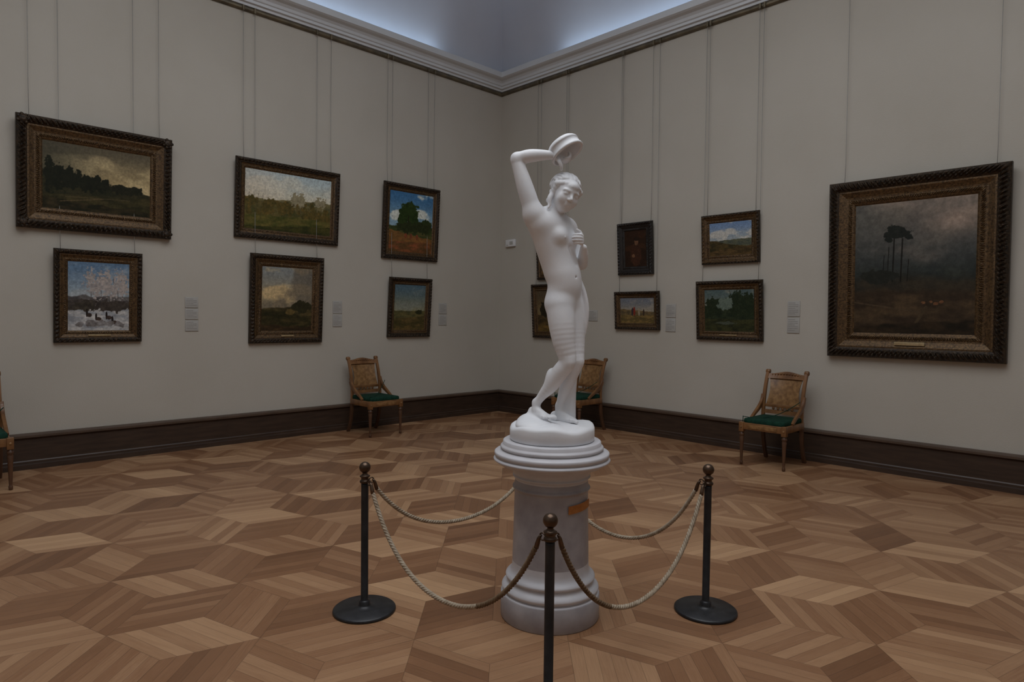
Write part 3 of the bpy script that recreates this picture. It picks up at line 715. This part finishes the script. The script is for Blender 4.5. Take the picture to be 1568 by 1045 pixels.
# ------------------------------------------------------------------ stanchions and ropes
posts={'L':Vector((4.825,-5.453,0)),'R':Vector((6.019,-4.176,0)),'F':Vector((6.045,-5.401,0)),'B':Vector((4.855,-4.175,0))}
def stanchion(name,loc,ang):
    e=empty(name,loc)
    m=MB()
    m.lathe([(0,0),(.155,0),(.158,.004),(.157,.012),(.150,.017),(.06,.022),(.034,.026),(.028,.034),(.028,.050),(.022,.054),(.0185,.058),(.0185,.64),(.0185,.655)],48,0)
    m.lathe([(.0185,.655),(.024,.657),(.026,.663),(.024,.669),(.019,.672),(.019,.684),(.025,.687),(.026,.692),(.018,.697),(.012,.702),(.012,.708),(.016,.711)],32,1)
    m.sphere((0,0,.734),.029,1,24)
    for a in ang:
        d=Vector((math.cos(a),math.sin(a),0)); p=Vector((0,0,.663))
        pts=[p+d*(.024+.014*(1-math.cos(t_)))+Vector((0,0,.014*math.sin(t_))) for t_ in [2*math.pi*k/14 for k in range(15)]]
        m.tube(pts,.0032,6,1)
        m.tube([p+d*.046+Vector((0,0,.004)),p+d*.056+Vector((0,0,-.01)),p+d*.064+Vector((0,0,-.034)),p+d*.070+Vector((0,0,-.052))],[.005,.008,.010,.010],10,1)
    m.obj('post',[M_post,M_bronze],e)
def ang(a,b): d=posts[b]-posts[a]; return math.atan2(d.y,d.x)
stanchion('barrier_post',posts['L'],[ang('L','F'),ang('L','B')])
stanchion('barrier_post.001',posts['R'],[ang('R','F'),ang('R','B')])
stanchion('barrier_post.002',posts['F'],[ang('F','L'),ang('F','R')])
stanchion('barrier_post.003',posts['B'],[ang('B','L'),ang('B','R')])
def rope(name,a,b,low,darkend=False):
    A=posts[a]; B=posts[b]; d=(B-A).normalized(); z0=.615
    P0=A+d*.071+Vector((0,0,z0)); P1=B-d*.071+Vector((0,0,z0)); Ln=(P1-P0).length
    sag=z0-low; n=260; C=[]; k=3.4
    for i in range(n+1):
        t_=i/n; x=2*t_-1; y=(math.cosh(k*x*.62)-math.cosh(k*.62))/(math.cosh(k*.62)-1); C.append(P0.lerp(P1,t_)+Vector((0,0,sag*y)))
    m=MB(); side=Vector((-d.y,d.x,0)); arc=0; S_=[]
    for i in range(n+1):
        if i: arc+=(C[i]-C[i-1]).length
        S_.append(arc)
    for s_ in range(3):
        pts=[]
        for i in range(n+1):
            T_=(C[min(i+1,n)]-C[max(i-1,0)]).normalized(); nrm_=side.cross(T_); ph=2*math.pi*(S_[i]/.052+s_/3)
            pts.append(C[i]+(side*math.cos(ph)+nrm_*math.sin(ph))*.0055)
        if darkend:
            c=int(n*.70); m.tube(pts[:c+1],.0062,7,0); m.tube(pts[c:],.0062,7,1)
        else: m.tube(pts,.0062,7,0)
    m.obj(name,[M_rope,M_ropedark])
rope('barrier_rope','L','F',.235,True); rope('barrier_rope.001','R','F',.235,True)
rope('barrier_rope.002','L','B',.34); rope('barrier_rope.003','R','B',.25)

# ------------------------------------------------------------------ chairs
def bez(p0,p1,p2,p3,n=10):
    out=[]
    for i in range(n+1):
        t_=i/n; out.append(tuple((1-t_)**3*a+3*(1-t_)**2*t_*b_+3*(1-t_)*t_*t_*c+t_**3*d_ for a,b_,c,d_ in zip(p0,p1,p2,p3)))
    return out
def build_chair():
    m=MB()
    m.box((0,-.235,.405),(.44,.035,.07),0,.004)
    m.box((0,.225,.405),(.40,.035,.07),0,.004)
    for x in (-.215,.215): m.box((x,0,.405),(.035,.44,.07),0,.004)
    m.box((0,-.010,.456),(.425,.45,.06),1,.022)
    m.box((0,-.255,.405),(.30,.004,.04),2,.001)
    for x in (-.222,.222):
        m.box((x,-.238,.395),(.05,.05,.10),0,.004)
        m.lathe([(.010,0),(.015,.004),(.016,.03),(.013,.035),(.0125,.05),(.020,.24),(.0235,.29),(.018,.30),(.026,.31),(.026,.325),(.019,.332),(.021,.35)],20,4,Matrix.Translation((x,-.238,0)))
        m.sphere((x,-.264,.395),.012,2,10,(1,.4,1))
        m.sweep_yz(bez((.215,.42),(.215,.28),(.24,.12),(.315,0.0)),.036,[.045]*5+[.038]*6,x*.93,4)
        st=bez((.215,.40),(.20,.58),(.235,.78),(.315,.945),14)
        m.sweep_yz(st,.034,.034,x*.93,0)
        m.lathe([(0.001,-.022),(.020,-.022),(.024,-.018),(.024,.018),(.020,.022),(.001,.022)],20,0,Matrix.Translation((x*.93,.318,.945))@Matrix.Rotation(math.pi/2,4,'Y'))
        sw=bez((.232,.70),(.20,.58),(.10,.56),(-.06,.445),14)
        m.sweep_yz(sw,.030,[.03]*15,x,0)
        m.sweep_yz([(a,b_-.03*(1-i/14)-.012) for i,(a,b_) in enumerate(sw)],.012,[.05*(1-i/14)+.012 for i in range(15)],x,0)
    n=16
    for (z0,z1,y0,y1,th,mi) in [(.875,.925,.282,.306,.026,0),(.50,.54,.213,.217,.022,0)]:
        vs=[];fs=[]
        for i in range(n+1):
            x=-.205+.41*i/n; bow=.022*math.cos(math.pi*(i/n-.5)); cr_=.026*math.cos(math.pi*(i/n-.5))**3 if z0>.8 else 0
            for (y,z) in ((y0+bow-th/2,z0),(y1+bow-th/2,z1+cr_),(y1+bow+th/2,z1+cr_),(y0+bow+th/2,z0)): vs.append((x,y,z))
        for i in range(n):
            for k in range(4): l=(k+1)%4; fs.append((i*4+k,i*4+l,(i+1)*4+l,(i+1)*4+k))
        fs+= [(0,1,2,3),tuple(n*4+k for k in (3,2,1,0))]; m.add(vs,fs,mi)
    for i in range(11):
        x=-.15+.03*i; m.sphere((x,.300,.905+.022*math.cos(math.pi*x/.41)),.011,0,10,(1,.8,1))
    vs=[];fs=[];nx,nz=12,10
    for sgn in (0,1):
        for j in range(nz+1):
            for i in range(nx+1):
                u_=i/nx; t_=j/nz; wz=.36-.05*math.sin(math.pi*t_)
                x=(u_-.5)*wz; z=.60+.29*t_; y=.222+.075*t_**1.5+.022*math.cos(math.pi*(u_-.5)); vs.append((x,y+(.014 if sgn else 0),z))
    K=(nx+1)*(nz+1)
    for j in range(nz):
        for i in range(nx):
            a=j*(nx+1)+i; fs.append((a,a+1,a+nx+2,a+nx+1)); fs.append((K+a,K+a+nx+1,K+a+nx+2,K+a+1))
    for i in range(nx): fs.append((i,K+i,K+i+1,i+1)); b_=nz*(nx+1); fs.append((b_+i,b_+i+1,K+b_+i+1,K+b_+i))
    for j in range(nz): a=j*(nx+1); fs.append((a,a+nx+1,K+a+nx+1,K+a)); a+=nx; fs.append((a,K+a,K+a+nx+1,a+nx+1))
    m.add(vs,fs,2)
    m.box((0,.226,.585),(.39,.024,.03),0,.003)
    for i in range(5): m.sphere((-.10+.05*i,.222,.56),.016,0,12,(1,.5,1.2))
    cord=[(-.222+.444*t_,-.22+.34*t_,.50-.035*math.sin(math.pi*t_)+.16*t_*t_) for t_ in [i/20 for i in range(21)]]
    m.tube(cord,.004,6,3)
    m.tube([(-.222,-.22,.44),(-.222,-.22,.505)],.004,6,3)
    return m
cm=build_chair()
def chair(name,loc,rz):
    if not hasattr(chair,'me'):
        o=cm.obj('chair_body',[M_wood,M_green,M_burl,M_green,M_dkwood]); chair.me=o.data
    else: o=bpy.data.objects.new('chair_body',chair.me); link(o)
    e=empty(name,loc,(0,0,rz)); o.parent=e
chair('museum_chair',(0.48,-2.62,0),math.pi/2)
chair('museum_chair.001',(2.06,-0.48,0),0)
chair('museum_chair.002',(4.73,-0.52,0),0)
chair('museum_chair.003',(0.60,-6.63,0),math.pi/2)

# ------------------------------------------------------------------ camera
cam=bpy.data.cameras.new('Camera'); cam.sensor_width=36; cam.lens=36*FPX/1568; cam.clip_start=0.05
co=bpy.data.objects.new('Camera',cam); co.matrix_world=Matrix.Translation(CAM)@RM.to_4x4(); link(co); scene.camera=co
